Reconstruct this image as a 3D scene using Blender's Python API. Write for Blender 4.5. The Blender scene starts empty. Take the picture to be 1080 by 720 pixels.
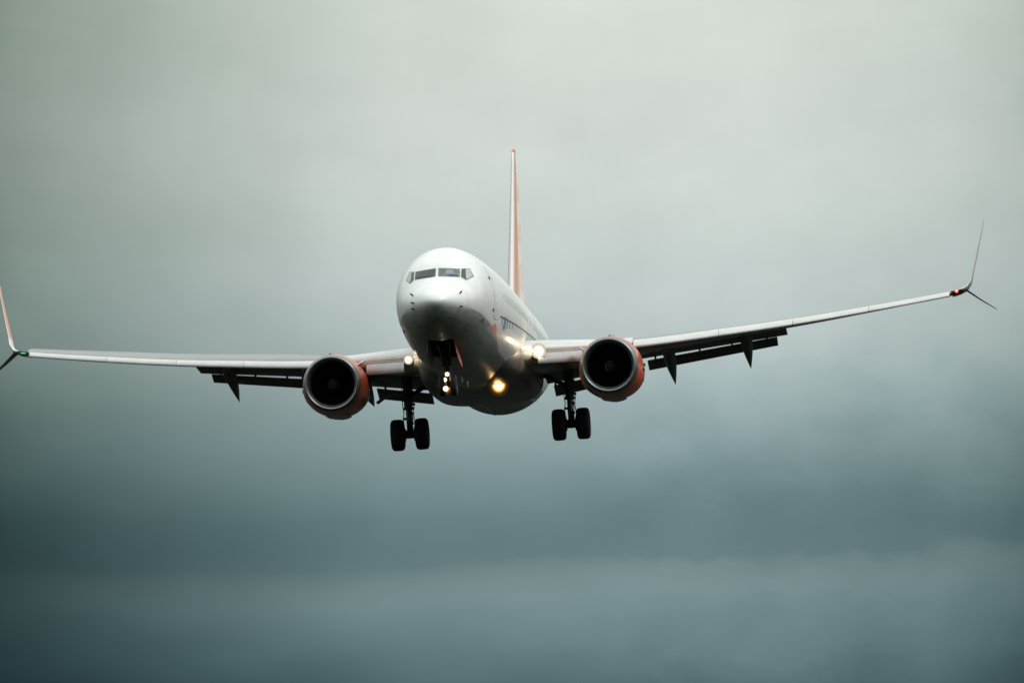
import bpy, bmesh, math, random
from mathutils import Matrix, Vector
from mathutils.bvhtree import BVHTree
random.seed(7)
scene = bpy.context.scene
COL = scene.collection
R = math.radians

# ------------------------------------------------------------------ camera
ELEV = R(4.6)                       # the lens looks up at the approaching aircraft
cam_d = bpy.data.cameras.new('camera')
cam = bpy.data.objects.new('camera', cam_d)
COL.objects.link(cam)
cam.location = (0, 0, 1.7)
cam.rotation_euler = (R(90) + ELEV, 0, 0)
cam_d.sensor_width = 36.0
cam_d.lens = 36.0 * 32.38814 * 230.0 / 1080.0
cam_d.clip_start = 1.0
cam_d.clip_end = 60000
scene.camera = cam

# ------------------------------------------------------------------ view
scene.view_settings.view_transform = 'Standard'
scene.view_settings.look = 'None'
scene.view_settings.gamma = 1
scene.view_settings.exposure = 0.0
scene.view_settings.use_curve_mapping = False
scene.cycles.max_bounces = 8

SUN_EL, SUN_AZ = R(50), R(100)      # azimuth clockwise from +Y: off to the right


class NG:
    """small helper around a node tree"""
    def __init__(s, nt): s.t = nt; s.n = nt.nodes; s.l = nt.links
    def new(s, kind, **kw):
        n = s.n.new(kind)
        for k, v in kw.items(): setattr(n, k, v)
        return n
    def put(s, sock, v):
        if isinstance(v, bpy.types.NodeSocket): s.l.new(v, sock)
        else: sock.default_value = v
    def m(s, op, a, b=0.0, c=0.0, clamp=False):
        n = s.new('ShaderNodeMath', operation=op, use_clamp=clamp)
        s.put(n.inputs[0], a); s.put(n.inputs[1], b); s.put(n.inputs[2], c)
        return n.outputs[0]
    def rng(s, v, a, b, c=0.0, d=1.0, smooth=True):
        n = s.new('ShaderNodeMapRange', interpolation_type='SMOOTHSTEP' if smooth else 'LINEAR')
        s.put(n.inputs[0], v)
        for i, q in enumerate((a, b, c, d)): s.put(n.inputs[i + 1], q)
        return n.outputs[0]
    def ramp(s, v, stops, interp='LINEAR'):
        n = s.new('ShaderNodeValToRGB'); cr = n.color_ramp; cr.interpolation = interp
        while len(cr.elements) < len(stops): cr.elements.new(0.5)
        for e, (p, c) in zip(cr.elements, stops):
            e.position = p
            e.color = (c, c, c, 1) if isinstance(c, (int, float)) else (*c, 1)
        s.put(n.inputs[0], v)
        return n.outputs[0]
    def mix(s, f, a, b, blend='MIX'):
        n = s.new('ShaderNodeMix', data_type='RGBA', blend_type=blend)
        s.put(n.inputs[0], f)
        for sock, v in ((n.inputs[6], a), (n.inputs[7], b)):
            if isinstance(v, tuple): v = (*v, 1) if len(v) == 3 else v
            s.put(sock, v)
        return n.outputs[2]
    def noise(s, vec, scale, detail=3, rough=0.5):
        n = s.new('ShaderNodeTexNoise'); s.put(n.inputs['Vector'], vec)
        n.inputs['Scale'].default_value = scale; n.inputs['Detail'].default_value = detail
        n.inputs['Roughness'].default_value = rough
        return n.outputs[0]
    def xyz(s, v):
        n = s.new('ShaderNodeSeparateXYZ'); s.put(n.inputs[0], v); return n.outputs
    def comb(s, x, y, z):
        n = s.new('ShaderNodeCombineXYZ')
        for i, q in enumerate((x, y, z)): s.put(n.inputs[i], q)
        return n.outputs[0]


def lin(r, g, b):
    f = lambda c: (c / 255 / 12.92) if c <= 10 else ((c / 255 + 0.055) / 1.055) ** 2.4
    return (f(r), f(g), f(b))

# ------------------------------------------------------------------ sky
world = bpy.data.worlds.new('World')
scene.world = world
world.use_nodes = True
world.node_tree.nodes.clear()
g = NG(world.node_tree)
tc = g.new('ShaderNodeTexCoord').outputs['Generated']
X, Y, Z = g.xyz(tc)
az = g.m('ARCTAN2', X, Y)
el = g.m('ARCSINE', Z)
# drifting cloud texture, wider than tall
cl = g.comb(g.m('MULTIPLY', az, 9.0), g.m('MULTIPLY', el, 34.0), 1.3)
n1 = g.noise(cl, 1.0, 3, 0.5)
cl2 = g.comb(g.m('MULTIPLY', az, 55.0), g.m('MULTIPLY', el, 75.0), 4.1)
n2 = g.noise(cl2, 1.0, 5, 0.55)
wisp = g.m('ADD', 0.0022, g.m('MULTIPLY', g.rng(az, -0.01, 0.03, 0.0, 1.0), 0.012))
elw = g.m('ADD', el, g.m('ADD', g.m('MULTIPLY', g.m('SUBTRACT', n1, 0.5), 0.011),
                         g.m('MULTIPLY', g.m('SUBTRACT', n2, 0.5), wisp)))
elw = g.m('ADD', elw, g.m('MULTIPLY', az, -0.022))
# heavy rain bank low down, brighter veil above; stops at elevation (rad) / 0.5
E0 = 4.6 * math.pi / 180
FOVY = 2 * math.atan(360 / (32.38814 * 230))
def stop(py, c): return ((E0 + (0.5 - py / 720.0) * FOVY) / 0.5, lin(*c))
stops = [(0.0, lin(66, 84, 88)),
         stop(745, (76, 100, 104)), stop(680, (104, 129, 133)), stop(620, (122, 144, 146)), stop(600, (121, 141, 142)), stop(576, (101, 125, 128)),
         stop(540, (107, 131, 134)), stop(500, (124, 147, 149)), stop(450, (148, 168, 170)), stop(370, (180, 194, 194)),
         stop(290, (195, 206, 204)), stop(180, (207, 215, 209)), stop(0, (215, 222, 213)),
         (0.40, lin(222, 228, 222)), (1.0, lin(236, 240, 238))]
base = g.ramp(g.m('DIVIDE', elw, 0.5), stops)

# cloud banks and lens vignette, both painted in as darker sky sides
azw = g.m('ADD', az, g.m('MULTIPLY', g.m('SUBTRACT', n1, 0.5), 0.02))
u = g.m('ADD', g.m('DIVIDE', azw, 0.30), 0.5)       # 0..1 over +-0.15 rad
A = lambda px: ((px - 540) / 7449.3) / 0.30 + 0.5
side = g.ramp(u, [(0.0, 0.20), (A(-60), 0.29), (A(10), 0.42), (A(120), 0.56), (A(270), 0.76), (A(430), 0.96), (A(560), 1.0),
                  (A(760), 1.0), (A(900), 0.94), (A(1000), 0.88), (A(1075), 0.77), (A(1160), 0.5), (1.0, 0.4)])
# the side darkening deepens towards the horizon and fades overhead
low = g.rng(el, R(1.8), R(5.2), 1.95, 1.0)
side = g.m('POWER', side, low)
# unseen sky shaped for lighting: open flanks, added dark band behind the lens
au = g.m('DIVIDE', g.m('ABSOLUTE', az), math.pi)
ring_ = g.ramp(au, [(0.0, 0.0), (0.048, 0.0), (0.20, 1.0), (0.62, 1.0), (0.86, 0.0), (1.0, 0.0)])
side = g.m('ADD', g.m('MULTIPLY', side, g.m('SUBTRACT', 1.0, ring_)), g.m('MULTIPLY', ring_, 1.0))
front = g.rng(au, 0.66, 0.90, 1.0, 0.16)
side = g.m('MULTIPLY', side, front)
flank = g.m('MULTIPLY', g.rng(au, 0.06, 0.22, 0.0, 1.0), g.rng(el, R(4), R(22), 0.70, 0.0))
side = g.m('MULTIPLY', side, g.m('SUBTRACT', 1.0, flank))
# added brightness in the unseen side sky lights the flanks, strongest on the right
flank_lift = g.m('MULTIPLY', g.rng(au, 0.16, 0.38, 0.0, 1.0), g.rng(au, 0.60, 0.78, 1.0, 0.0))
flank_lift = g.m('MULTIPLY', flank_lift, g.rng(az, -0.3, 0.3, 0.62, 1.0))
flank_lift = g.m('MULTIPLY', flank_lift, g.rng(el, R(5), R(22), 0.0, 1.0))
side = g.m('MULTIPLY', side, g.m('ADD', 1.0, g.m('MULTIPLY', flank_lift, 1.0)))
side = g.m('ADD', g.m('MULTIPLY', side, g.rng(el, R(9), R(22), 1.0, 0.0)), g.rng(el, R(9), R(22), 0.0, 1.0))
# soft mottling inside the cloud
cl3 = g.comb(g.m('MULTIPLY', az, 24.0), g.m('MULTIPLY', el, 36.0), 7.7)
n3 = g.noise(cl3, 1.0, 4, 0.55)
n4 = g.noise(g.comb(g.m('MULTIPLY', az, 75.0), g.m('MULTIPLY', el, 105.0), 2.2), 1.0, 3, 0.5)
mot = g.m('MULTIPLY', g.rng(n3, 0.25, 0.75, 0.953, 1.047), g.rng(n4, 0.25, 0.75, 0.975, 1.025))
sider = g.m('MULTIPLY', g.m('POWER', side, 1.10), mot)
sideg = g.m('MULTIPLY', g.m('POWER', side, 0.94), mot)
sideb = g.m('MULTIPLY', g.m('POWER', side, g.rng(el, R(2.0), R(5.0), 0.92, 1.02)), mot)
cloud = g.mix(1.0, base, g.comb(sider, sideg, sideb), 'MULTIPLY')
# brightening towards the zenith, as overcast skies do
zen = g.rng(el, R(12), R(65), 1.0, 1.8)
cloud = g.mix(1.0, cloud, g.comb(zen, zen, zen), 'MULTIPLY')
sky = g.new('ShaderNodeTexSky', sky_type='NISHITA', sun_disc=False)
sky.sun_elevation = SUN_EL
sky.sun_rotation = SUN_AZ
bg1 = g.new('ShaderNodeBackground'); g.put(bg1.inputs[0], sky.outputs[0]); bg1.inputs[1].default_value = 0.06
bg2 = g.new('ShaderNodeBackground'); g.put(bg2.inputs[0], cloud); bg2.inputs[1].default_value = 1.0
mx = g.new('ShaderNodeMixShader')
g.put(mx.inputs[0], g.rng(el, R(14), R(60), 1.0, 0.93))     # the cloud cover thins a little overhead
g.l.new(bg1.outputs[0], mx.inputs[1]); g.l.new(bg2.outputs[0], mx.inputs[2])
out = g.new('ShaderNodeOutputWorld'); g.l.new(mx.outputs[0], out.inputs[0])

sun_d = bpy.data.lights.new('sun', 'SUN')
sun_d.energy = 1.3; sun_d.angle = R(14); sun_d.color = (1.0, 0.96, 0.9)
sun = bpy.data.objects.new('sun', sun_d); COL.objects.link(sun)
sdir = Vector((math.sin(SUN_AZ) * math.cos(SUN_EL), math.cos(SUN_AZ) * math.cos(SUN_EL), math.sin(SUN_EL)))
sun.rotation_euler = sdir.to_track_quat('Z', 'Y').to_euler()

# ------------------------------------------------------------------ materials
def mat(name, color=(0.8, 0.8, 0.8), rough=0.4, metal=0.0, coat=0.0, emit=None, estr=0.0, vary=0.06, nscale=3.0, bump=0.0):
    m = bpy.data.materials.new(name); m.use_nodes = True
    q = NG(m.node_tree); b = m.node_tree.nodes['Principled BSDF']
    co = q.new('ShaderNodeTexCoord').outputs['Object']
    n = q.noise(co, nscale, 4, 0.6)
    c = q.mix(q.rng(n, 0.3, 0.7), tuple(k * (1 - vary) for k in color), tuple(min(1, k * (1 + vary)) for k in color))
    q.put(b.inputs['Base Color'], c)
    q.put(b.inputs['Roughness'], q.rng(n, 0.3, 0.7, rough * 0.9, min(1, rough * 1.12)))
    b.inputs['Metallic'].default_value = metal
    b.inputs['Coat Weight'].default_value = coat
    b.inputs['Coat Roughness'].default_value = 0.08
    if emit:
        b.inputs['Emission Color'].default_value = (*emit, 1); b.inputs['Emission Strength'].default_value = estr
    if bump:
        bn = q.new('ShaderNodeBump'); bn.inputs['Strength'].default_value = bump; bn.inputs['Distance'].default_value = 0.02
        q.put(bn.inputs['Height'], n); q.l.new(bn.outputs[0], b.inputs['Normal'])
    return m


def fuselage_material():
    m = bpy.data.materials.new('fuselage_paint'); m.use_nodes = True
    q = NG(m.node_tree); b = m.node_tree.nodes['Principled BSDF']
    co = q.new('ShaderNodeTexCoord').outputs['Object']
    x, s, z = q.xyz(co)
    # paint boundary height along the body
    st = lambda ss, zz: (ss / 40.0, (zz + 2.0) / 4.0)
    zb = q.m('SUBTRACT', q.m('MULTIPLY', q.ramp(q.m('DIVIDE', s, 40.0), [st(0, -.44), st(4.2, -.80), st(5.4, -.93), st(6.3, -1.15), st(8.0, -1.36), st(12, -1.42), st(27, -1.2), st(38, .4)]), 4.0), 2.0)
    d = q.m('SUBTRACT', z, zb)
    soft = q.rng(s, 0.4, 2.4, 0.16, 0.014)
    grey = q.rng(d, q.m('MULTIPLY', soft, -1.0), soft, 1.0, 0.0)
    # orange edge line round the front of the grey
    ow = q.ramp(q.m('DIVIDE', s, 40.0), [(0.117, 0.0), (0.127, 1.0), (0.145, 0.8), (0.158, 0.25), (0.22, 0.0)])
    oline = q.m('LESS_THAN', q.m('ABSOLUTE', q.m('SUBTRACT', d, 0.03)), q.m('MULTIPLY', ow, 0.15))
    oline = q.m('MULTIPLY', oline, q.m('GREATER_THAN', ow, 0.01))
    n = q.noise(co, 1.6, 5, 0.62)
    streak = q.noise(q.comb(q.m('MULTIPLY', x, 4.0), q.m('MULTIPLY', s, 0.35), q.m('MULTIPLY', z, 5.0)), 1.6, 4, 0.6)
    white = q.mix(q.rng(n, 0.3, 0.75), (0.775, 0.805, 0.785), (0.675, 0.715, 0.69))
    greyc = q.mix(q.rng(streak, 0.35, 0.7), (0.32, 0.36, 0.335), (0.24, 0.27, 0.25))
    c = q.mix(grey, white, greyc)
    c = q.mix(oline, c, (0.70, 0.30, 0.21))
    # skin joints: rings and lap seams
    ring = q.m('ABSOLUTE', q.m('SUBTRACT', q.m('FRACT', q.m('DIVIDE', q.m('SUBTRACT', s, 1.25), 2.54)), 0.5))
    ring = q.rng(ring, 0.492, 0.497, 0.0, 1.0)
    ringz = q.m('MULTIPLY', ring, q.m('GREATER_THAN', s, 0.3))
    ang = q.m('ARCTAN2', x, z)
    lap = q.m('ABSOLUTE', q.m('SUBTRACT', q.m('FRACT', q.m('MULTIPLY', ang, 1.75)), 0.5))
    lap = q.m('MULTIPLY', q.rng(lap, 0.490, 0.497, 0.0, 1.0), q.m('GREATER_THAN', s, 3.2))
    seam = q.m('MAXIMUM', ringz, lap)
    c = q.mix(q.m('MULTIPLY', seam, 0.32), c, (0.12, 0.12, 0.12))
    # oil and water streaks trailing aft on the lower lobe
    dirt = q.m('MULTIPLY', q.rng(streak, 0.55, 0.8), q.rng(n, 0.35, 0.6))
    c = q.mix(q.m('MULTIPLY', dirt, 0.20), c, (0.16, 0.15, 0.13))
    q.put(b.inputs['Base Color'], c)
    q.put(b.inputs['Roughness'], q.rng(n, 0.3, 0.7, 0.36, 0.46))
    b.inputs['Coat Weight'].default_value = 0.15
    b.inputs['Coat Roughness'].default_value = 0.12
    # slight waviness of the skin between frames
    bn = q.new('ShaderNodeBump'); bn.inputs['Strength'].default_value = 0.12; bn.inputs['Distance'].default_value = 0.05
    q.put(bn.inputs['Height'], q.noise(co, 1.1, 2, 0.5)); q.l.new(bn.outputs[0], b.inputs['Normal'])
    return m


def fin_material():
    m = bpy.data.materials.new('fin_paint'); m.use_nodes = True
    q = NG(m.node_tree); b = m.node_tree.nodes['Principled BSDF']
    co = q.new('ShaderNodeTexCoord').outputs['Object']
    x, s, z = q.xyz(co)
    # distance behind the swept leading edge
    le = q.m('ADD', 31.6, q.m('MULTIPLY', q.m('SUBTRACT', z, 2.4), (37.2 - 31.6) / (9.1 - 2.4)))
    d = q.m('SUBTRACT', s, le)
    n = q.noise(co, 0.8, 3, 0.5)
    band = q.m('MULTIPLY', q.m('GREATER_THAN', d, 0.22), q.m('LESS_THAN', d, q.m('ADD', 0.75, q.m('MULTIPLY', n, 0.5))))
    # interlaced arcs; overexposure of the orange is painted in as pale tones
    cx = q.m('SUBTRACT', s, 37.2); cz = q.m('SUBTRACT', z, 3.2)
    rr = q.m('SQRT', q.m('ADD', q.m('MULTIPLY', cx, cx), q.m('MULTIPLY', cz, cz)))
    arc = q.m('GREATER_THAN', q.m('FRACT', q.m('MULTIPLY', rr, 0.62)), 0.52)
    pale = q.mix(arc, (0.86, 0.80, 0.76), (0.85, 0.73, 0.66))
    c = q.mix(band, pale, (0.85, 0.37, 0.21))
    edge = q.m('LESS_THAN', d, 0.22)
    c = q.mix(edge, c, (0.75, 0.76, 0.76))
    tip = q.m('GREATER_THAN', z, 9.08)
    c = q.mix(tip, c, (0.55, 0.09, 0.04))
    q.put(b.inputs['Base Color'], c)
    b.inputs['Roughness'].default_value = 0.3
    b.inputs['Coat Weight'].default_value = 0.3
    return m


def fan_material():
    m = mat('fan_dark', (0.007, 0.007, 0.008), 0.4, 0.6)
    return m


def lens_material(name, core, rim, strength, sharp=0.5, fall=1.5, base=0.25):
    """oversized lamp glass: bloom painted in as emission fading towards a tinted rim"""
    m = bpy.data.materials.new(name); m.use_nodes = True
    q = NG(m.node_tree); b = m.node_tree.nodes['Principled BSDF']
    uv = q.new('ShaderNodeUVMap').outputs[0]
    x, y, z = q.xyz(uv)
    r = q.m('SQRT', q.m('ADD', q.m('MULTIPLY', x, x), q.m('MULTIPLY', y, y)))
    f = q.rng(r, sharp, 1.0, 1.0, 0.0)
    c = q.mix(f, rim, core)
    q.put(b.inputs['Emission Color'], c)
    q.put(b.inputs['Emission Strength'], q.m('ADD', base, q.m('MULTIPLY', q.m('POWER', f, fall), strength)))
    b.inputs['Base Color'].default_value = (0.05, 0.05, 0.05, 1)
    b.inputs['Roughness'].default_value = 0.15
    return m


M = {
    'fuselage': fuselage_material(),
    'fin': fin_material(),
    'white': mat('white_paint', (0.78, 0.79, 0.78), 0.3, 0, 0.25),
    'wing': mat('wing_grey_paint', (0.195, 0.215, 0.21), 0.34, 0, 0.15, vary=0.10, nscale=0.9),
    'wingdark': mat('flap_grey_paint', (0.13, 0.135, 0.13), 0.5, 0, 0, vary=0.12, nscale=1.2),
    'slat': mat('slat_pale_metal', (0.57, 0.585, 0.57), 0.46, 0.1, 0.1, vary=0.07, nscale=1.4),
    'krueger': mat('krueger_grey_paint', (0.40, 0.41, 0.40), 0.6, 0, 0, vary=0.08, nscale=1.4),
    'orange': mat('orange_paint', (0.62, 0.10, 0.033), 0.3, 0, 0.3, vary=0.07),
    'lip': mat('inlet_lip_metal', (0.22, 0.24, 0.24), 0.42, 0.85, vary=0.06),
    'duct': mat('inlet_duct', (0.045, 0.047, 0.052), 0.6, 0.2),
    'fan': fan_material(),
    'spinner': mat('spinner_grey', (0.014, 0.014, 0.016), 0.5),
    'swirl': mat('spinner_white_mark', (0.10, 0.10, 0.11), 0.5),
    'belly': mat('belly_grey_paint', (0.13, 0.13, 0.115), 0.36, 0, 0.1, vary=0.2, nscale=1.3),
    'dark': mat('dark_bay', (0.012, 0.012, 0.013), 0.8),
    'glass': mat('cockpit_glass', (0.018, 0.032, 0.027), 0.06, 0, 0.0, vary=0.2),
    'glass_r': mat('cockpit_glass_reflect_tone', (0.11, 0.155, 0.135), 0.08, 0, 0.0, vary=0.35, nscale=3.5),  # lighter copy of the glass, sky reflection put into its colour
    'blind': mat('cockpit_blind', (0.40, 0.43, 0.42), 0.4),
    'pane_blue': mat('pale_blue_tone', (0.22, 0.26, 0.34), 0.3),
    'frame': mat('window_seal', (0.38, 0.39, 0.39), 0.5),
    'pane': mat('cabin_pane', (0.72, 0.735, 0.73), 0.12, 0, 0.4),
    'seam': mat('door_gap', (0.45, 0.46, 0.455), 0.6),
    'letter': mat('lettering_slate_blue', (0.20, 0.27, 0.32), 0.45),
    'linep': mat('dark_line_paint', (0.09, 0.105, 0.115), 0.45),
    'rubber': mat('tyre_rubber', (0.016, 0.016, 0.017), 0.85, vary=0.25, nscale=9),
    'gear': mat('gear_metal', (0.06, 0.06, 0.06), 0.5, 0.2, vary=0.3, nscale=6),
    'chrome': mat('oleo_chrome', (0.16, 0.16, 0.16), 0.3, 1.0),
    'rim': mat('wheel_rim_grey', (0.10, 0.10, 0.10), 0.5, 0.3),
    'reddoor': mat('bay_door_red', (0.36, 0.05, 0.045), 0.5),  # even red over the right bay door
    'probe': mat('probe_metal', (0.05, 0.05, 0.05), 0.5, 0.5),
    'exhaust': mat('exhaust_metal', (0.18, 0.16, 0.14), 0.4, 0.9),
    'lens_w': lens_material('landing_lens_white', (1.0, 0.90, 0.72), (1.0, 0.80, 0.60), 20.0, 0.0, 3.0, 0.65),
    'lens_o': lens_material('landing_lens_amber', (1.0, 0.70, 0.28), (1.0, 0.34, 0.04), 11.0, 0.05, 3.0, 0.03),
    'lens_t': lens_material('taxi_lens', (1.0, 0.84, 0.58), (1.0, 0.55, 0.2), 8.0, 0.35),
    'nav_r': mat('red_nav_glass', (0.6, 0.05, 0.03), 0.2, emit=(1.0, 0.10, 0.05), estr=5.0),
    'nav_g': mat('green_nav_glass', (0.03, 0.5, 0.12), 0.2, emit=(0.08, 1.0, 0.25), estr=0.5),
}

# ------------------------------------------------------------------ aircraft placement
# body axes: x across (right in the picture), y aft from the nose, z up from the body centreline
PIT, YAW, ROLL, TX, TY, FF, DIST = 0.0955, 0.0842, 0.0660, -2.575, 1.70, 32.388, 230.0
def rot2(i, j, a):
    m = Matrix.Identity(4); c, s = math.cos(a), math.sin(a)
    m[i][i] = c; m[i][j] = -s; m[j][i] = s; m[j][j] = c
    return m
# here: index 0 = x, 1 = depth, 2 = up
rollm = rot2(0, 2, ROLL)                     # x' = c x - s z ; z' = s x + c z
pitm = rot2(2, 1, PIT)                       # z' = c z - s y ; y' = s z + c y
yawm = rot2(1, 0, YAW)                       # y' = c y - s x ; x' = s y + c x
body = Matrix.Translation((TX, DIST, TY)) @ yawm @ pitm @ rollm
look = Matrix.Translation((0, 0, 1.7)) @ Matrix.Rotation(ELEV, 4, 'X')
BASE = Vector((0.0, 17.0, -3.5))
root = bpy.data.objects.new('airliner', None)
COL.objects.link(root)
root.empty_display_size = 2
root.matrix_world = look @ body @ Matrix.Translation(BASE)
root['label'] = 'white twin-engine airliner with orange engines coming in to land, wheels and flaps down'
root['category'] = 'airliner'
LOC = {root: BASE.copy()}

# ------------------------------------------------------------------ mesh helpers (all in body axes)
class MB:
    def __init__(s): s.v = []; s.f = []
    def add(s, vs, fs):
        o = len(s.v); s.v += [Vector(q) for q in vs]; s.f += [tuple(i + o for i in f) for f in fs]
        return s
    def loft(s, rings, closed=True, cap0=True, cap1=True):
        n = len(rings[0]); vs = [p for r in rings for p in r]; fs = []
        for i in range(len(rings) - 1):
            for j in range(n if closed else n - 1):
                k = (j + 1) % n
                fs.append((i * n + j, i * n + k, (i + 1) * n + k, (i + 1) * n + j))
        if closed and cap0: fs.append(tuple(range(n - 1, -1, -1)))
        if closed and cap1: fs.append(tuple((len(rings) - 1) * n + j for j in range(n)))
        return s.add(vs, fs)
    def tube(s, pts, radii, n=12):
        pts = [Vector(p) for p in pts]; rings = []
        if isinstance(radii, (int, float)): radii = [radii] * len(pts)
        for i, p in enumerate(pts):
            d = (pts[min(i + 1, len(pts) - 1)] - pts[max(i - 1, 0)]).normalized()
            a = d.cross(Vector((0, 0, 1)) if abs(d.z) < 0.9 else Vector((1, 0, 0))).normalized(); b = d.cross(a)
            rings.append([p + (a * math.cos(2 * math.pi * k / n) + b * math.sin(2 * math.pi * k / n)) * radii[i] for k in range(n)])
        return s.loft(rings)
    def box(s, c, h, rot=None):
        c = Vector(c); vs = []
        for dx in (-1, 1):
            for dy in (-1, 1):
                for dz in (-1, 1):
                    p = Vector((dx * h[0], dy * h[1], dz * h[2]))
                    vs.append(c + (rot @ p if rot else p))
        return s.add(vs, [(0, 1, 3, 2), (4, 6, 7, 5), (0, 4, 5, 1), (2, 3, 7, 6), (0, 2, 6, 4), (1, 5, 7, 3)])
    def lathe(s, prof, c, axis='y', n=48, fn=None):
        """prof: (along, radius) pairs round an axis through c"""
        c = Vector(c); rings = []
        for a, r in prof:
            ring = []
            for k in range(n):
                t = 2 * math.pi * k / n
                p = Vector((r * math.sin(t), a, r * math.cos(t))) if axis == 'y' else Vector((a, r * math.sin(t), r * math.cos(t)))
                if fn: p = fn(p, a)
                ring.append(c + p)
            rings.append(ring)
        return s.loft(rings, cap0=False, cap1=False)
    def build(s, name, m, parent, origin=None, smooth=True, sharp=40, label=None):
        if origin is None:
            lo = Vector([min(p[i] for p in s.v) for i in range(3)]); hi = Vector([max(p[i] for p in s.v) for i in range(3)])
            origin = (lo + hi) / 2
        origin = Vector(origin)
        me = bpy.data.meshes.new(name)
        me.from_pydata([tuple(p - origin) for p in s.v], [], s.f)
        bm = bmesh.new(); bm.from_mesh(me)
        bmesh.ops.remove_doubles(bm, verts=bm.verts, dist=1e-5)
        bmesh.ops.recalc_face_normals(bm, faces=bm.faces)
        bm.to_mesh(me); bm.free()
        if smooth:
            me.shade_smooth(); me.set_sharp_from_angle(angle=R(sharp))
        me.materials.append(m)
        o = bpy.data.objects.new(name, me); COL.objects.link(o)
        o.parent = parent; o.location = origin - LOC[parent]; LOC[o] = origin
        if label: o['label'] = label
        return o

def pchip(pts):
    xs = [p[0] for p in pts]; ys = [p[1] for p in pts]; n = len(xs)
    h = [xs[i + 1] - xs[i] for i in range(n - 1)]; d = [(ys[i + 1] - ys[i]) / h[i] for i in range(n - 1)]
    mm = [d[0]] + [0 if d[i - 1] * d[i] <= 0 else 2 * d[i - 1] * d[i] / (d[i - 1] + d[i]) for i in range(1, n - 1)] + [d[-1]]
    def f(x):
        if x <= xs[0]: return ys[0]
        if x >= xs[-1]: return ys[-1]
        i = max(k for k in range(n - 1) if xs[k] <= x)
        t = (x - xs[i]) / h[i]; t2 = t * t; t3 = t2 * t
        return (2*t3-3*t2+1)*ys[i] + (t3-2*t2+t)*h[i]*mm[i] + (-2*t3+3*t2)*ys[i+1] + (t3-t2)*h[i]*mm[i+1]
    return f

# ------------------------------------------------------------------ fuselage
sq = lambda pts: [(math.sqrt(a), b) for a, b in pts]
TOP = pchip(sq([(0, -.42), (.1, -.23), (.3, -.08), (.6, .08), (1.0, .25), (1.4, .42), (1.65, .56), (2.0, .86), (2.4, 1.18), (2.8, 1.41), (3.3, 1.6), (4, 1.77), (5, 1.90), (6.5, 1.98), (8, 2.01), (12, 2.06), (16, 2.09), (28, 2.09), (31, 1.94), (34, 1.72), (37, 1.32), (38, 1.1)]))
BOT = pchip(sq([(0, -.42), (.1, -.63), (.3, -.82), (.6, -1.0), (1, -1.16), (1.5, -1.33), (2, -1.46), (3, -1.66), (4, -1.81), (5, -1.92), (6.5, -1.99), (8, -2.0), (24.5, -2.0), (27, -1.7), (30, -1.05), (33, -.28), (36, .42), (38, .85)]))
WID = pchip(sq([(0, 0), (.1, .26), (.3, .46), (.6, .68), (1, .92), (1.5, 1.15), (2, 1.32), (2.5, 1.44), (3, 1.50), (4, 1.60), (5, 1.675), (6.5, 1.765), (8, 1.84), (10, 1.90), (14, 1.95), (25, 1.95), (28, 1.74), (31, 1.42), (34, .98), (36.5, .52), (38, .14)]))
MID = pchip(sq([(0, -.42), (1, -.36), (2, -.2), (3, -.08), (5, 0), (26, 0), (30, .38), (34, .72), (37, .86), (38, .97)]))
def sec(s):
    r = math.sqrt(max(s, 0)); return WID(r), TOP(r), BOT(r), MID(r)
def fpt(s, t):
    w, zt, zb, zc = sec(s); c = math.cos(t)
    return Vector((w * math.sin(t), s, zc + (zt - zc) * c if c >= 0 else zc + (zc - zb) * c))
def side_x(s, z):
    w, zt, zb, zc = sec(s); q = (z - zc) / ((zt - zc) if z >= zc else (zc - zb))
    return w * math.sqrt(max(0, 1 - q * q))
def front_s(x, z):
    lo, hi = 0.0, 8.0
    for _ in range(40):
        m = (lo + hi) / 2
        w, zt, zb, zc = sec(m)
        q = (z - zc) / max(1e-6, (zt - zc) if z >= zc else (zc - zb))
        inside = (x / max(w, 1e-6)) ** 2 + q * q < 1
        if inside: hi = m
        else: lo = m
    return hi
def fnormal(p):
    s = max(p.y, 0.02); e = 0.01
    w, zt, zb, zc = sec(s)
    t = math.atan2(p.x / max(w, 1e-4), (p.z - zc) / max(1e-4, (zt - zc) if p.z >= zc else (zc - zb)))
    n = (fpt(s, t + e) - fpt(s, t - e)).cross(fpt(s + e, t) - fpt(s - e, t)).normalized()
    c = Vector((0, s + 0.3, zc))
    return n if n.dot(p - c) > 0 else -n

SS = [0.0005, .004, .012, .03, .06, .1, .16, .23, .32, .42, .53, .65, .8, .95] + [1.1 + .15 * i for i in range(30)] + [5.6 + .4 * i for i in range(82)]
SS = [s for s in SS if s <= 38.0] + [38.0]
NT = 120
fb = MB()
fb.loft([[fpt(s, 2 * math.pi * k / NT) for k in range(NT)] for s in SS])
# nose wheel bay: a real opening cut in the belly skin
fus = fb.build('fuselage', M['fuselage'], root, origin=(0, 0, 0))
cut = MB().box((-0.03, 3.2, -1.9), (.42, 1.1, .75))
cutter = cut.build('bay_cutter', M['dark'], root, origin=(0, 0, 0), smooth=False)
bo = fus.modifiers.new('bay', 'BOOLEAN'); bo.operation = 'DIFFERENCE'; bo.solver = 'EXACT'; bo.object = cutter
bpy.context.view_layer.update()
dg = bpy.context.evaluated_depsgraph_get()
me = bpy.data.meshes.new_from_object(fus.evaluated_get(dg))
fus.modifiers.clear(); fus.data = me
bpy.data.objects.remove(cutter)
me.materials.clear(); me.materials.append(M['fuselage'])
for p in me.polygons: p.material_index = 0
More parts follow.
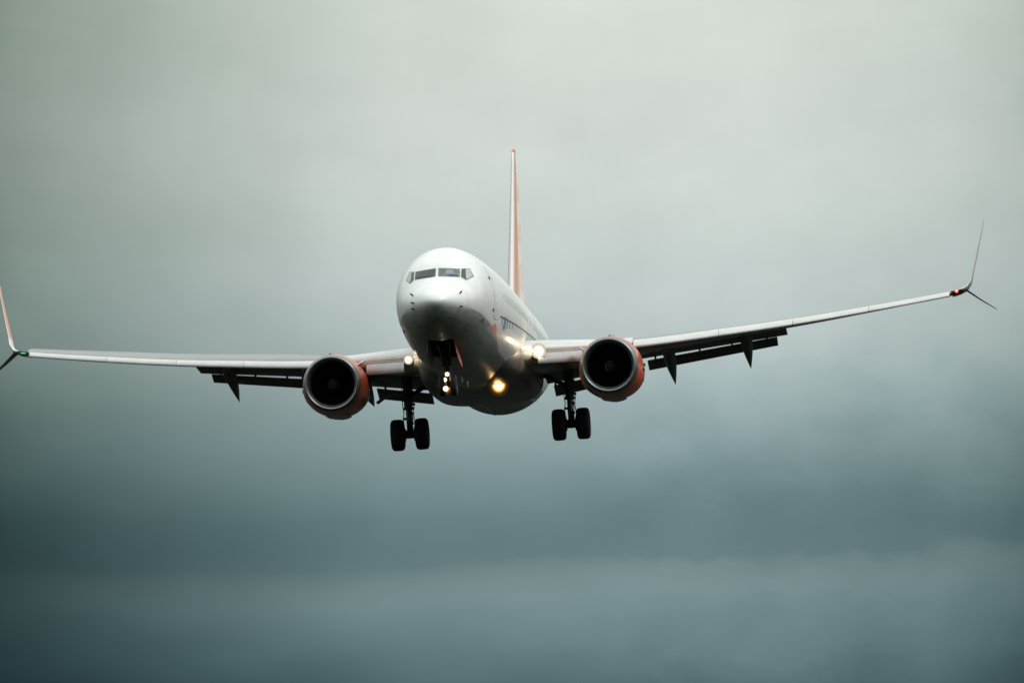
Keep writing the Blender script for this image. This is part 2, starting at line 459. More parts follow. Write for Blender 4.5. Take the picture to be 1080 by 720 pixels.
# dark lining of the bay, open below
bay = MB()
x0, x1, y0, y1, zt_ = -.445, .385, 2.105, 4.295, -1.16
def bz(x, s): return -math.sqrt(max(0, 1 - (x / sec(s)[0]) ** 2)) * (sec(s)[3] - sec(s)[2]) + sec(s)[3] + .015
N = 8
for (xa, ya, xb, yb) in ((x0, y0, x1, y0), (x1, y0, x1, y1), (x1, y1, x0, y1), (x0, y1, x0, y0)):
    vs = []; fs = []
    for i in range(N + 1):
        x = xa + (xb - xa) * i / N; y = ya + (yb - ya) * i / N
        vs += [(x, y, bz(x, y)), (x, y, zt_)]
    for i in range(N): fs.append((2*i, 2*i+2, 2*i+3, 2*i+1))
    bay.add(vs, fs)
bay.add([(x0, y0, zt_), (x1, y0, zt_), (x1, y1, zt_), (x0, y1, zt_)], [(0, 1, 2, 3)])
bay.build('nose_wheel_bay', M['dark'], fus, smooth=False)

def patch(poly, fn, thick=0.006, lift=0.004, sub=3):
    """a thin plate shaped by a 2-D outline and laid on the skin by fn(a, b) -> point"""
    bm = bmesh.new()
    vs = [bm.verts.new((a, b, 0)) for a, b in poly]
    bm.faces.new(vs)
    bmesh.ops.triangulate(bm, faces=bm.faces)
    for _ in range(sub): bmesh.ops.subdivide_edges(bm, edges=bm.edges, cuts=1, use_grid_fill=True)
    bm.verts.ensure_lookup_table()
    top = []; bot = []
    for v in bm.verts:
        p = fn(v.co.x, v.co.y); n = fnormal(p)
        top.append(p + n * (lift + thick)); bot.append(p + n * (lift - 0.004))
    k = len(top); fs = []
    for f in bm.faces: fs.append(tuple(v.index for v in f.verts))
    for e in bm.edges:
        if len(e.link_faces) == 1:
            a, b = e.verts[0].index, e.verts[1].index; fs.append((a, b, b + k, a + k))
    bm.free()
    mb = MB(); mb.add(top + bot, fs)
    return mb

def on_front(x, z): return Vector((x, front_s(abs(x), z), z))
def grow(poly, d):
    cx = sum(p[0] for p in poly) / len(poly); cy = sum(p[1] for p in poly) / len(poly)
    return [(cx + (a - cx) * (1 + d / max(.08, abs(a - cx) + .1)), cy + (b - cy) * (1 + d / max(.05, abs(b - cy)))) for a, b in poly]
panes = [[(.052, .605), (.735, .555), (.725, .835), (.052, .89)],
         [(.785, .555), (.945, .44), (1.15, .60), (1.02, .872), (.785, .842)]]
narrow = lambda a: a if a < .8 else .785 + (a - .785) * .72
for sgn in (-1, 1):
    for i, poly in enumerate(panes):
        pl = [((a if sgn > 0 else -narrow(a)), b) for a, b in poly]
        patch(grow(pl, .022), on_front, .004, .003).build('window_frame', M['frame'], fus)
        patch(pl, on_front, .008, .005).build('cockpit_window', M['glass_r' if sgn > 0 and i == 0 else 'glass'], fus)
    # pale blind drawn over the outer half of each side window
    pl = [((a if sgn > 0 else -narrow(a)), b) for a, b in ((.93, .49), (.955, .455), (1.13, .602), (1.01, .855), (.90, .84))]
    patch(pl, on_front, .012, .007).build('sun_blind', M['blind'], fus)
    # dark instrument coaming along the lower edge of the front panes
    pl = [(a * sgn, b) for a, b in ((.36 if sgn > 0 else .12, .592), (.70, .565), (.66, .60), (.40 if sgn > 0 else .2, .622))]
    patch(pl, on_front, .011, .006).build('instrument_coaming', M['dark'], fus)
patch([(.27, .68), (.55, .66), (.52, .80), (.30, .82)], on_front, .011, .006).build('pane_blue_patch', M['pane_blue'], fus)  # pale blue patch laid over the centre of the right front pane

def on_side(sg): return lambda s, z: Vector((sg * side_x(s, z), s, z))
def rrect(s0, s1, z0, z1, r, n=3):
    pts = []
    for cx, cz, a0 in ((s1 - r, z1 - r, 0), (s0 + r, z1 - r, 90), (s0 + r, z0 + r, 180), (s1 - r, z0 + r, 270)):
        for i in range(n + 1):
            a = R(a0 + 90 * i / n); pts.append((cx + r * math.cos(a), cz + r * math.sin(a)))
    return pts
for sg in (-1, 1):
    for i in range(46):
        s0 = 6.6 + .508 * i
        if i in (16, 19): continue
        patch(rrect(s0, s0 + .24, .18, .53, .08, 2), on_side(sg), .004, .003, 1).build('passenger_window', M['pane'], fus)
    # front and rear cabin doors as thin outline gaps around a skin panel
    for (a, b, z0, z1) in ((4.45, 5.30, -.62, 1.15), (30.6, 31.35, -.35, 1.3), (18.6, 19.15, .05, .95)):
        d = patch(rrect(a, b, z0, z1, .16), on_side(sg), .002, .002, 3).build('door_gap', M['seam'], fus)
        patch(rrect(a + .022, b - .022, z0 + .022, z1 - .022, .15), on_side(sg), .006, .004, 3).build('door', M['white'], fus)
# dark stripe and small slate lettering low on the side skin
stripe = [(5.8, -.40), (8.0, -.35), (12.0, -.25), (17.4, -.11), (17.4, -.14), (12.0, -.29), (8.0, -.40), (5.8, -.455)]
patch(stripe, on_side(1), .003, .003, 3).build('side_stripe', M['linep'], fus)
# (the photograph resolves it only as slate blue strokes of uneven width)
for (s0, w, h0, h1) in ((6.3, .16, -.05, .22), (6.75, .55, -.13, .27), (7.55, .22, -.06, .24), (8.2, .14, .0, .22), (8.9, .10, .02, .2)):
    zc_ = -.62 + (s0 - 6.5) * .018
    patch([(s0, zc_ + h0), (s0 + w, zc_ + h0), (s0 + w, zc_ + h1), (s0, zc_ + h1)], on_side(1), .003, .003, 2).build('letter_stroke', M['letter'], fus)

# air data probes, small vanes and ports around the nose
for (x, z) in ((.80, -.07), (.80, -.53), (-.76, -.06), (-.72, -.34), (-.72, -.52)):
    p = on_front(x, z); n = fnormal(p)
    MB().tube([p, p + n * .07, p + n * .08 + Vector((0, -.09, 0))], [.030, .026, .02], 8).build('pitot_probe', M['probe'], fus)
for (s, z, sg) in ((4.35, .72, 1), (2.9, -.80, 1), (4.2, -.36, 1), (3.9, -.9, -1)):
    p = Vector((sg * side_x(s, z), s, z)); n = fnormal(p)
    MB().tube([p - n * .01, p + n * .03], [.07, .05], 8).build('static_port', M['probe'], fus)
# blade aerials on the crown and belly
def blade(s, z, up, h=.3, c=.3, name='aerial'):
    r = []
    for t, cc in ((-.05, c), (.6, c * .75), (1, c * .5)):
        q = []
        for a, b in ((0, 0), (.3, .025), (1, 0), (.3, -.025)):
            q.append((b, s + t * c * .5 + a * cc, z + up * t * h))
        r.append(q)
    MB().loft(r).build(name, M['white'], fus, smooth=False)
blade(8.6, 2.0, 1); blade(15.5, 2.0, 1); blade(9.0, -2.0, -1, .22); blade(11.2, -2.0, -1, .16)
# red beacon under the belly mid line is off; a small bright marker lamp at the front of the bay
def disc_lamp(name, c, r, m, parent, face=(0, -1, -.12), depth=.10, squash=1.0, housing='gear', power=0, col=(1, .8, .5), off=.12, radius=.06):
    """lamp: metal can, lens glass in front, and its own light"""
    c = Vector(c); d = Vector(face).normalized()
    a = d.cross(Vector((0, 0, 1))).normalized(); b = a.cross(d)
    n = 24
    ring = lambda p, rr: [p + (a * math.cos(2*math.pi*k/n) + b * math.sin(2*math.pi*k/n) * squash) * rr for k in range(n)]
    can = MB().loft([ring(c - d * depth, r * .55), ring(c - d * depth * .5, r * .95), ring(c - d * .004, r * 1.03), ring(c + d * .008, r * 1.03), ring(c + d * .008, r * 1.0)], cap1=False)
    ho = can.build(name, M[housing], parent)
    # domed lens with radial uv
    vs = [c + d * (.006 + .04)]; uvs = [(0, 0)]; fs = []; K = 6
    for i in range(1, K + 1):
        rr = i / K
        for k in range(n):
            vs.append(c + d * (.006 + .04 * (1 - rr * rr)) + (a * math.cos(2*math.pi*k/n) + b * math.sin(2*math.pi*k/n) * squash) * r * rr)
            uvs.append((rr * math.cos(2*math.pi*k/n), rr * math.sin(2*math.pi*k/n)))
    for k in range(n): fs.append((0, 1 + k, 1 + (k + 1) % n))
    for i in range(K - 1):
        for k in range(n):
            p = 1 + i * n + k; q = 1 + i * n + (k + 1) % n
            fs.append((p, p + n, q + n, q))
    me = bpy.data.meshes.new('lens'); me.from_pydata([tuple(v - c) for v in vs], [], fs)
    ul = me.uv_layers.new(name='UVMap')
    for l in me.loops: ul.data[l.index].uv = uvs[l.vertex_index]
    me.shade_smooth(); me.materials.append(M[m])
    return ho, me, c, d, power, col, off, radius
def lamp(name, *a, **k):
    ho, me, c, d, power, col, off, radius = disc_lamp(name, *a, **k)
    if LOC.get(ho.parent) is not None and ho.parent.parent is not None and ho.parent.parent.parent is not None:
        raise RuntimeError('too deep')
    o = bpy.data.objects.new('lens', me); COL.objects.link(o)
    o.parent = ho; o.location = c - LOC[ho]; LOC[o] = c
    if power:
        ld = bpy.data.lights.new('lamp_glow', 'POINT'); ld.energy = power; ld.color = col; ld.shadow_soft_size = radius
        lo = bpy.data.objects.new('lamp_glow', ld); COL.objects.link(lo)
        lo.parent = root; lo.location = c + d * off - LOC[root]
    return ho

# ------------------------------------------------------------------ wing-body fairing
fair = pchip([(11.2, -1.72), (12.5, -1.90), (14, -1.98), (16, -2.08), (18, -2.12), (19.6, -2.09), (20.4, -1.98), (21.2, -1.7)])
fwid = pchip([(11.2, 1.45), (12.5, 1.72), (14, 1.93), (16, 2.0), (19.6, 2.0), (20.4, 1.9), (21.2, 1.6)])
rings = []
for i in range(41):
    s = 11.2 + 10.0 * i / 40; w = fwid(s); zb = fair(s); r = []
    for k in range(33):
        t = math.pi * k / 32; ct, st_ = math.cos(t), math.sin(t)
        r.append((w * math.copysign(abs(ct) ** .5, ct), s, -.75 + (zb + .75) * st_ ** .5))
    for k in range(1, 8): r.append((-w + 2 * w * k / 8, s, -.75))
    rings.append(r)
MB().loft(rings).build('belly_fairing', M['belly'], root)
sp = []
for k in range(3, 30):
    t = math.pi * k / 32; ct, st_ = math.cos(t), math.sin(t); w = fwid(20.35) + .01; zb = fair(20.35) - .01
    sp.append((w * math.copysign(abs(ct) ** .5, ct), 20.35, -.75 + (zb + .75) * st_ ** .5))
MB().tube(sp, .03, 8).build('seam_highlight', M['white'], root)  # white tube standing in for the highlight along the fairing seam
# two pale seal strips on the aft belly skin
def on_belly(x, s): return Vector((x, s, sec(s)[3] - (sec(s)[3] - sec(s)[2]) * math.sqrt(max(0, 1 - (x / sec(s)[0]) ** 2))))
for xx in (-.25, 1.2):
    patch([(xx - .035, 21.4), (xx + .035, 21.4), (xx + .03, 26.0), (xx - .03, 26.0)], on_belly, .012, .004, 2).build('seal_strip', M['white'], fus)

# ------------------------------------------------------------------ wings
def foil(n=14, tc=.12, camber=.012, x_end=1.0):
    up, lo = [], []
    for i in range(n + 1):
        x = (1 - math.cos(math.pi * i / n)) / 2
        t = 5 * tc * (.2969 * math.sqrt(x) - .126 * x - .3516 * x * x + .2843 * x ** 3 - .1036 * x ** 4)
        c = camber * 4 * x * (1 - x)
        up.append((x, c + t)); lo.append((x, c - t))
    return up[::-1] + lo[1:-1]          # TE -> LE over the top, back underneath
def le_s(x): return 12.9 + (x - 1.88) * .943 if x < 4.85 else 15.70 + (x - 4.85) * .522
def te_s(x): return 20.9 if x < 5.0 else 20.9 + (x - 5.0) * .231
LEZ = pchip([(0, -1.0), (1.5, -.97), (2.2, -.89), (4.5, -.69), (6.2, -.525), (8.6, -.235), (11.1, .10), (13.8, .53), (16.5, 1.00), (17.2, 1.14)])
def wing_ring(x, c, tc, inc, s=None, sg=1, z=None):
    s = le_s(x) if s is None else s; z = LEZ(x) if z is None else z; r = []
    for a, b in foil(14, tc):
        ca, sa = math.cos(inc), math.sin(inc)
        r.append((sg * x, s + c * (a * ca + b * sa), z + c * (b * ca - a * sa)))
    return r
def tcr(x): return .135 - .035 * min(1, x / 8.0)
inc_ = pchip([(0, 1.8), (2, 1.6), (6, .1), (11, -1.9), (17.2, -3.6)])
def inc(x): return R(inc_(x))

DXL = .15      # the wing on the left reaches a touch further at the tip
SLATS = [(5.45, 8.35), (8.362, 10.9), (10.912, 13.55), (13.562, 16.40)]
def make_wing(sg):
    w = MB(); rings = []
    for x in (1.2, 1.9, 2.6, 3.4, 4.2, 4.85, 5.6, 6.6, 7.8, 9.0, 10.0, 10.6, 11.2, 11.9, 12.6, 13.4, 14.4, 15.6, 16.5 + (DXL if sg < 0 else 0)):
        full = te_s(x) - le_s(x); c = full * (.87 + .13 * min(1, max(0, (x - 10.0) / 2.6)))
        rings.append(wing_ring(x, c, tcr(x) * full / c * .95, inc(x) - (R(1.8 + 6.5 * min(1, max(0, (x - 4.2) / 2.6))) if sg < 0 else R(1.0) * min(1, max(0, (x - 4.2) / 2.6))), sg=sg))
    w.loft(rings)
    wo = w.build('wing', M['wing'], root)
    # leading edge slats, drooped
    for (xa, xb) in SLATS:
        if sg < 0 and xb > 16: xb += DXL
        sl = MB(); rings = []
        for i in range(9):
            x = xa + (xb - xa) * i / 8; k = .90 - .34 * (x - 6) / 10.5
            s, z = le_s(x), LEZ(x)
            prof = [(.44, .175), (.27, .175), (.08, .125), (-.10, .035), (-.21, -.07), (-.245, -.135), (-.225, -.185), (-.17, -.20), (-.115, -.175), (-.03, -.04), (.13, .08), (.30, .145)]
            rings.append([(sg * x, s + a * k, z + b * k) for a, b in prof])
        sl.loft(rings).build('slat', M['slat'], wo, sharp=60)
    # leading edge skin inboard of the slats, pale colour stands in for strong light
    le = MB(); rings = []
    for x in (1.3, 1.9, 2.6, 3.4, 4.2, 4.85, 5.42):
        full = te_s(x) - le_s(x); c = full * .87; tc = tcr(x) * full / c * .95
        r = []
        a_inc = inc(x) - (R(1.8 + 6.5 * min(1, max(0, (x - 4.2) / 2.6))) if sg < 0 else R(1.0) * min(1, max(0, (x - 4.2) / 2.6)))
        for a, b in foil(14, tc):
            if a > .16: continue
            ca, sa = math.cos(a_inc), math.sin(a_inc); b = b * 1.02 + math.copysign(.004, b)
            r.append((sg * x, le_s(x) - .008 + c * (a * ca + b * sa), LEZ(x) + c * (b * ca - a * sa) ))
        rings.append(r)
    le.loft(rings).build('leading_edge', M['slat'], wo, sharp=60)
    # inboard hinged leading edge panel
    kr = MB(); rings = []
    for i in range(5):
        x = 2.32 + (3.75 - 2.32) * i / 4; s, z = le_s(x), LEZ(x)
        prof = [(.02, -.10), (-.17, -.17), (-.30, -.33), (-.33, -.44), (-.27, -.50), (-.19, -.48), (-.17, -.34), (-.06, -.22), (.06, -.16)]
        rings.append([(sg * x, s + a, z + b) for a, b in prof])
    kr.loft(rings).build('krueger_flap', M['krueger'], wo, sharp=60)
    # trailing edge flaps: main panels and aft panels, with a slit of air between them
    def panel(name, ends, m, th):
        p = MB(); rings = []
        for i in range(7):
            t = i / 6; x, s0, z0, s1, z1 = [a + (b - a) * t for a, b in zip(*ends)]
            L = Vector((0, s1 - s0, z1 - z0)); n = Vector((0, -(z1 - z0), s1 - s0)).normalized()
            r = []
            for a, b in ((0, 0), (.03, .5), (.12, .9), (.35, 1), (.7, .55), (1, .06), (1, -.06), (.7, -.22), (.35, -.42), (.12, -.5), (.03, -.3)):
                q = Vector((sg * x, s0, z0)) + L * a + n * (b * th); r.append(q)
            rings.append(r)
        return p.loft(rings)
    INB = ((1.96, 19.3, -.92, 21.75, -1.27), (4.30, 19.3, -.68, 21.75, -.95))
    OUT = ((5.30, 19.9, -.44, 22.15, -.56), (10.55, 21.2, .20, 22.85, .03))
    for ends, aft_cut in ((INB, (.10, .15)), (OUT, (.12, .38))):
        panel('flap', ends, M['wingdark'], .11).build('flap', M['wingdark'], wo)
        a = []
        for k, (x, s0, z0, s1, z1) in enumerate(ends):
            xx = x + (-aft_cut[1] if k else aft_cut[0] + .12)
            a.append((xx, s1 - .02, z1 - (.085 if k == 0 or ends is INB else .055), s1 + (.72 if ends is INB else (.72, .55)[k]), z1 - (.40 if ends is INB else (.36, .31)[k])))
        af = panel('aft_flap', a, M['wingdark'], .07)
        # short brackets that carry the aft panel
        for t in ((.12, .3, .8) if ends is INB else (.10, .22, .40, .62, .86)):
            (xa_, _, _, sa_, za_), (xb_, _, _, sb_, zb_) = ends
            x = xa_ + (xb_ - xa_) * t; s1 = sa_ + (sb_ - sa_) * t; z1 = za_ + (zb_ - za_) * t
            af.box((sg * x, s1 - .02, z1 - .05), (.03, .12, .06))
        af.build('aft_flap', M['wingdark'], wo)
    # canoe shaped flap track fairings
    for (x, s0, z0, s1, z1, h) in ((4.38, 18.2, -.95, 22.9, -1.57, .24), (6.42, 19.0, -.52, 23.4, -1.43, .24), (9.12 if sg > 0 else 9.35, 20.2, -.05, 24.0, -.98, .22)):
        c = MB(); rings = []
        for i in range(15):
            t = i / 14; zz = z0 + (z1 - z0) * t ** 1.7
            ww = .21 * max(.02, (math.sin(math.pi * min(1, t * .5 / .42) ** .7 / 1) if t < .42 else 1)) if t < .2 else .21 * (1 - max(0, (t - .35) / .65) ** 1.6) + .008
            hh = h * (.35 + .65 * min(1, t / .3)) * (1 - max(0, (t - .45) / .55) ** 1.8) * 1.35 + .012
            rings.append([(sg * x + ww * math.cos(2*math.pi*k/14), s0 + (s1 - s0) * t, zz + hh * .95 * math.sin(2*math.pi*k/14) + .22 * (1 - t) * .0) for k in range(14)])
        c.loft(rings).build('flap_track_fairing', M['wingdark'], wo)
    xo = .19 if sg < 0 else 0.0
    # blended winglet with its lower strake
    wl = MB(); rings = []
    P = [(16.5, 21.78, 1.05, 1.78, .085, 0), (16.78, 21.95, 1.12, 1.62, .085, 12), (17.02, 22.15, 1.25, 1.45, .08, 38), (17.17, 22.40, 1.48, 1.28, .075, 62), (17.24, 22.72, 1.80, 1.12, .07, 78), (17.45, 23.35, 2.6, .92, .055, 79), (17.67, 24.05, 3.5, .66, .05, 79), (17.74, 24.45, 3.85, .42, .045, 79)]
    for (x, s, z, c, tc, cant) in P:
        r = []
        toe = .022 if cant > 30 else 0
        for a, b in foil(10, tc, 0):
            n = Vector((-math.sin(R(cant)), 0, math.cos(R(cant))))
            q = Vector((x + xo, s, z)) + Vector((toe * c * a, c * a, 0)) + n * (c * b)
            r.append((sg * q.x, q.y, q.z))
        rings.append(r)
    wlo = wl.loft(rings).build('winglet', M['winglet'], wo)
    wlo.data.materials.append(M['slat'])                    # the outboard face is left pale grey
    for p in wlo.data.polygons:
        if p.normal.x * sg > -.8: p.material_index = 1
    st_m = MB(); rings = []
    for (x, s, z, c) in ((16.98, 22.35, 1.21, .95), (17.45, 22.85, .88, .66), (18.02, 23.45, .52, .30)):
        r = []
        for a, b in foil(8, .025, 0):
            n = Vector((.53, 0, .85)); q = Vector((x + xo, s + c * a, z)) + n * (c * b); r.append((sg * q.x, q.y, q.z))
        rings.append(r)
    st_m.loft(rings).build('winglet_strake', M['wing'], wo)
    # wing tip lamp behind dark glass
    x = 16.62
    tip = MB()
    rings = []
    for i in range(6):
        xx = 16.46 + (DXL if sg < 0 else 0) + .44 * i / 5; s = 21.76 + .5 * (xx - 16.5); z = 1.06 + .14 * (xx - 16.5) + (.0 if xx < 16.8 else .02)
        rings.append([(sg * xx, s + a, z + b) for a, b in ((.10, .04), (-.02, .03), (-.05, 0), (-.02, -.05), (.16, -.085))])
    tip.loft(rings, cap0=True, cap1=True).build('tip_lens_cover', M['dark'], wo)
    k_ = .052 if sg > 0 else .034
    ic = Vector((sg * (16.66 + (DXL if sg < 0 else 0)), 21.80, 1.07))
    MB().lathe([(-k_ , .001), (-.8 * k_, .6 * k_), (0, .85 * k_), (.8 * k_, .6 * k_), (k_, .001)], ic, 'x', 12).build('navigation_light', M['nav_r' if sg > 0 else 'nav_g'], wo)
    pl = bpy.data.lights.new('nav_glow', 'POINT'); pl.energy = 3 if sg > 0 else .5; pl.color = (1, .12, .06) if sg > 0 else (.1, 1, .3); pl.shadow_soft_size = .03
    po = bpy.data.objects.new('nav_glow', pl); COL.objects.link(po); po.parent = root; po.location = ic + Vector((0, -.12, .02)) - LOC[root]
    # wing root landing lamp in the leading edge
    lx = 2.34 if sg > 0 else 2.14
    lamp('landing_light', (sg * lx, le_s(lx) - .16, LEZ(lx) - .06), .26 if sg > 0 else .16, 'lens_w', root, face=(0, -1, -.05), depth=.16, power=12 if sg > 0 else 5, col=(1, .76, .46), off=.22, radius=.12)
    return wo

wm = bpy.data.materials.new('winglet_paint'); wm.use_nodes = True
q = NG(wm.node_tree); b = wm.node_tree.nodes['Principled BSDF']
x, s, z = q.xyz(q.new('ShaderNodeTexCoord').outputs['Object'])
n = q.noise(q.comb(x, s, z), 2.0, 3)
up = q.rng(z, -.75, -.6, 0.0, 1.0)
q.put(b.inputs['Base Color'], q.mix(up, q.mix(n, (.74, .75, .74), (.66, .67, .66)), q.mix(n, (.74, .40, .30), (.70, .34, .25))))
b.inputs['Roughness'].default_value = .3
M['winglet'] = wm
wings = {sg: make_wing(sg) for sg in (-1, 1)}

# ------------------------------------------------------------------ engines
def make_engine(sg):
    C = Vector((sg * 4.78, 12.3, -1.65))
    def flat(p, a):
        # flattened underside of the cowl, growing in just behind the inlet lip
        k = min(1.0, max(0.0, a / .5))
        if p.z < 0:
            r = math.hypot(p.x, p.z)
            t = -p.z / max(r, 1e-6)
            p = Vector((p.x * (1 + .035 * k * math.sin(math.pi * t)), p.y, p.z * (1 - .06 * k * t)))
        return p
    cowl = MB().lathe([(.30, 1.0), (.45, 1.028), (.7, 1.06), (1.1, 1.09), (1.7, 1.105), (2.3, 1.08), (2.9, 1.02), (3.4, .94), (3.85, .85), (3.86, .82), (3.3, .84), (2.5, .86), (1.3, .80), (1.05, .79)], C, 'y', 72, flat)
    eng = cowl.build('engine', M['orange'], root, origin=C + Vector((0, 1.9, 0)))
    MB().lathe([(.32, .765), (.2, .775), (.12, .80), (.05, .835), (.012, .86), (0, .885), (.01, .91), (.045, .935), (.12, .965), (.2, .983), (.30, .9995)], C, 'y', 72, flat).build('inlet_lip', M['lip'], eng)
    MB().lathe([(.318, .7655), (.6, .765), (1.04, .785), (1.3, .79)], C, 'y', 72).build('inlet_duct', M['duct'], eng)
    fan = MB()
    for k in range(24):
        a0 = 2 * math.pi * k / 24; rings = []
        for t in (0, .33, .66, 1):
            r = .24 + (.772 - .24) * t; tw = R(25 + 35 * t); w = .10 + .06 * t; ring = []
            for u_, v_ in ((-1, 0), (0, .012), (1, 0), (0, -.012)):
                tang = u_ * w * math.sin(tw) + v_; y = .95 + u_ * w * math.cos(tw)
                ring.append(C + Vector((r * math.sin(a0) + tang * math.cos(a0), y, r * math.cos(a0) - tang * math.sin(a0))))
            rings.append(ring)
        fan.loft(rings)
    fan.lathe([(1.16, .79), (1.16, .2)], C, 'y', 48)
    fan.build('fan', M['fan'], eng)
    MB().lathe([(.52, .004), (.56, .05), (.66, .12), (.80, .20), (.93, .25), (1.05, .26)], C, 'y', 32).build('spinner', M['spinner'], eng)
    sw = MB(); pr = pchip([(0, .004), (.04, .05), (.14, .12), (.28, .20), (.4, .25)]); r0 = []
    vs = []
    for i in range(20):
        t = i / 19; a = .10 + .16 * t; ang = 2.2 + 4.4 * t
        for da in (-.03, .03):
            aa = a + da * (1 - .6 * abs(t - .5)); rr = pr(aa) + .006
            vs.append(C + Vector((rr * math.sin(ang), .52 + aa - .004, rr * math.cos(ang))))
    sw.add(vs, [(2*i, 2*i+1, 2*i+3, 2*i+2) for i in range(19)]).build('spinner_swirl', M['swirl'], eng)
    # core nozzle and plug
    MB().lathe([(2.4, .62), (3.4, .60), (4.2, .50), (4.55, .43), (4.55, .40), (3.6, .44)], C, 'y', 40).build('core_nozzle', M['exhaust'], eng)
    MB().lathe([(3.6, .34), (4.3, .30), (4.9, .16), (5.2, .01)], C, 'y', 32).build('exhaust_plug', M['exhaust'], eng)
    # gearbox bulge and drain under the cowl
    bl = MB(); rings = []
    for t, w, h in ((.7, .10, .02), (1.1, .34, .07), (1.8, .44, .11), (2.5, .40, .10), (3.0, .24, .06), (3.3, .04, .02)):
        rings.append([C + Vector((w * math.cos(2*math.pi*k/18), t, -.985 - h * .5 * math.copysign(abs(math.sin(2*math.pi*k/18)) ** 1.5, math.sin(2*math.pi*k/18)))) for k in range(18)])
    bl.loft(rings).build('cowl_blister', M['orange'], eng)
    # vortex plate on the inboard shoulder of the cowl
    an = R(52); d = Vector((-sg * math.sin(an), 0, math.cos(an))); t_ = Vector((math.cos(an) * sg, 0, math.sin(an)))
    ch = MB(); vs = []
    for e in (-1, 1):
        for (y, h) in ((.75, 1.03), (1.25, 1.36), (1.75, 1.40), (1.85, 1.05)):
            vs.append(C + d * h + Vector((0, y, 0)) + t_ * (.012 * e))
    ch.add(vs, [(0, 1, 2, 3), (7, 6, 5, 4), (0, 4, 5, 1), (1, 5, 6, 2), (2, 6, 7, 3), (3, 7, 4, 0)]).build('chine', M['white'], eng, smooth=False)
    # latch and vent details on the outer side
    for (a_, y, r_) in ((96, 1.35, .05), (112, 1.8, .045), (84, 2.0, .04)):
        a_ = R(a_); dd = Vector((sg * math.sin(a_), 0, math.cos(a_)))
        MB().box(C + dd * 1.10 + Vector((0, y, 0)), (r_, .12, r_)).build('cowl_latch', M['probe'], eng, smooth=False)
    # pylon
    py = MB(); rings = []
    for (s, zt, zb, w) in ((12.9, -.55, -.75, .03), (13.5, -.50, -.85, .12), (14.6, -.42, -.9, .17), (15.6, -.42, -1.0, .2), (16.8, -.62, -1.1, .19), (18.4, -.85, -1.15, .12), (19.4, -.9, -1.05, .03)):
        rings.append([(sg * 4.83 + w * a, s, zb + (zt - zb) * b_) for a, b_ in ((-1, 0), (1, 0), (1, .7), (.6, .95), (0, 1), (-.6, .95), (-1, .7))])
    py.loft(rings).build('pylon', M['wing'], root)
    return eng
for sg in (-1, 1): make_engine(sg)

# ------------------------------------------------------------------ tail
def surf_ring(c0, c, tc, horiz=False):
    r = []
    for a, b_ in foil(12, tc, 0):
        r.append((c0[0] + (0 if horiz else c * b_), c0[1] + c * a, c0[2] + (c * b_ if horiz else 0)))
    return r
fin = MB()
FZ = [(1.6, 30.9, 6.8), (2.4, 31.6, 6.5), (4.0, 32.94, 5.4), (5.6, 34.28, 4.35), (7.2, 35.6, 3.25), (8.6, 36.78, 2.35), (9.12, 37.2, 1.95), (9.24, 37.55, 1.5)]
fin.loft([surf_ring((0, s, z), c * .70, 0.088) for z, s, c in FZ])
fo = fin.build('vertical_fin', M['fin'], root, origin=(0, 0, 0))
rud = MB()
rings = []
for z, s, c in FZ[1:-2]:
    h = c * .032
    rings.append([(-h, s + c * .685, z), (-h * .6, s + c * .85, z), (0, s + c * 1.0, z), (h * .6, s + c * .85, z), (h, s + c * .685, z)])
rud.loft(rings).build('rudder', M['fin'], fo, origin=(0, 0, 0))
dor = MB()
dor.loft([[(.0, 27.2, 1.97), (.02, 27.3, 1.95), (0, 27.4, 1.9), (-.02, 27.3, 1.95)],
          [(0, 29.0, 2.28), (.09, 29.6, 1.9), (0, 30.2, 1.85), (-.09, 29.6, 1.9)],
          [(0, 31.2, 2.75), (.16, 32.0, 1.9), (0, 33.0, 1.85), (-.16, 32.0, 1.9)],
          [(0, 32.1, 3.35), (.05, 32.6, 2.4), (0, 33.4, 2.0), (-.05, 32.6, 2.4)]]).build('dorsal_fin', M['white'], fo)
for sg in (-1, 1):
    hs = MB()
    hs.loft([surf_ring((sg * x, s, z), c, .09, True) for x, s, z, c in ((.3, 33.9, .75, 4.1), (2.0, 34.9, .98, 3.35), (4.5, 36.35, 1.29, 2.4), (6.9, 37.75, 1.60, 1.5), (7.17, 38.05, 1.63, 1.1))])
    ho = hs.build('horizontal_stabilizer', M['wing'], root)

# ------------------------------------------------------------------ landing gear
def wheel(x, y, z, rad, wid, sg, parent):
    h = wid / 2
    prof = [(-h * .80, rad * .60), (-h, rad * .70), (-h, rad * .82), (-h * .88, rad * .93), (-h * .62, rad * .985), (-h * .3, rad), (-h * .28, rad * .985), (-h * .20, rad * .985), (-h * .18, rad),
            (h * .18, rad), (h * .20, rad * .985), (h * .28, rad * .985), (h * .3, rad), (h * .62, rad * .985), (h * .88, rad * .93), (h, rad * .82), (h, rad * .70), (h * .80, rad * .60)]
    MB().lathe(prof, (x, y, z), 'x', 40).build('tyre', M['rubber'], parent)
    rp = [(-h * .55, .02), (-h * .6, rad * .25), (-h * .75, rad * .33), (-h * .55, rad * .5), (-h * .82, rad * .61), (h * .82, rad * .61), (h * .55, rad * .5), (h * .75, rad * .33), (h * .6, rad * .25), (h * .55, .02)]
    MB().lathe(rp, (x, y, z), 'x', 32).build('wheel_rim', M['rim'], parent)

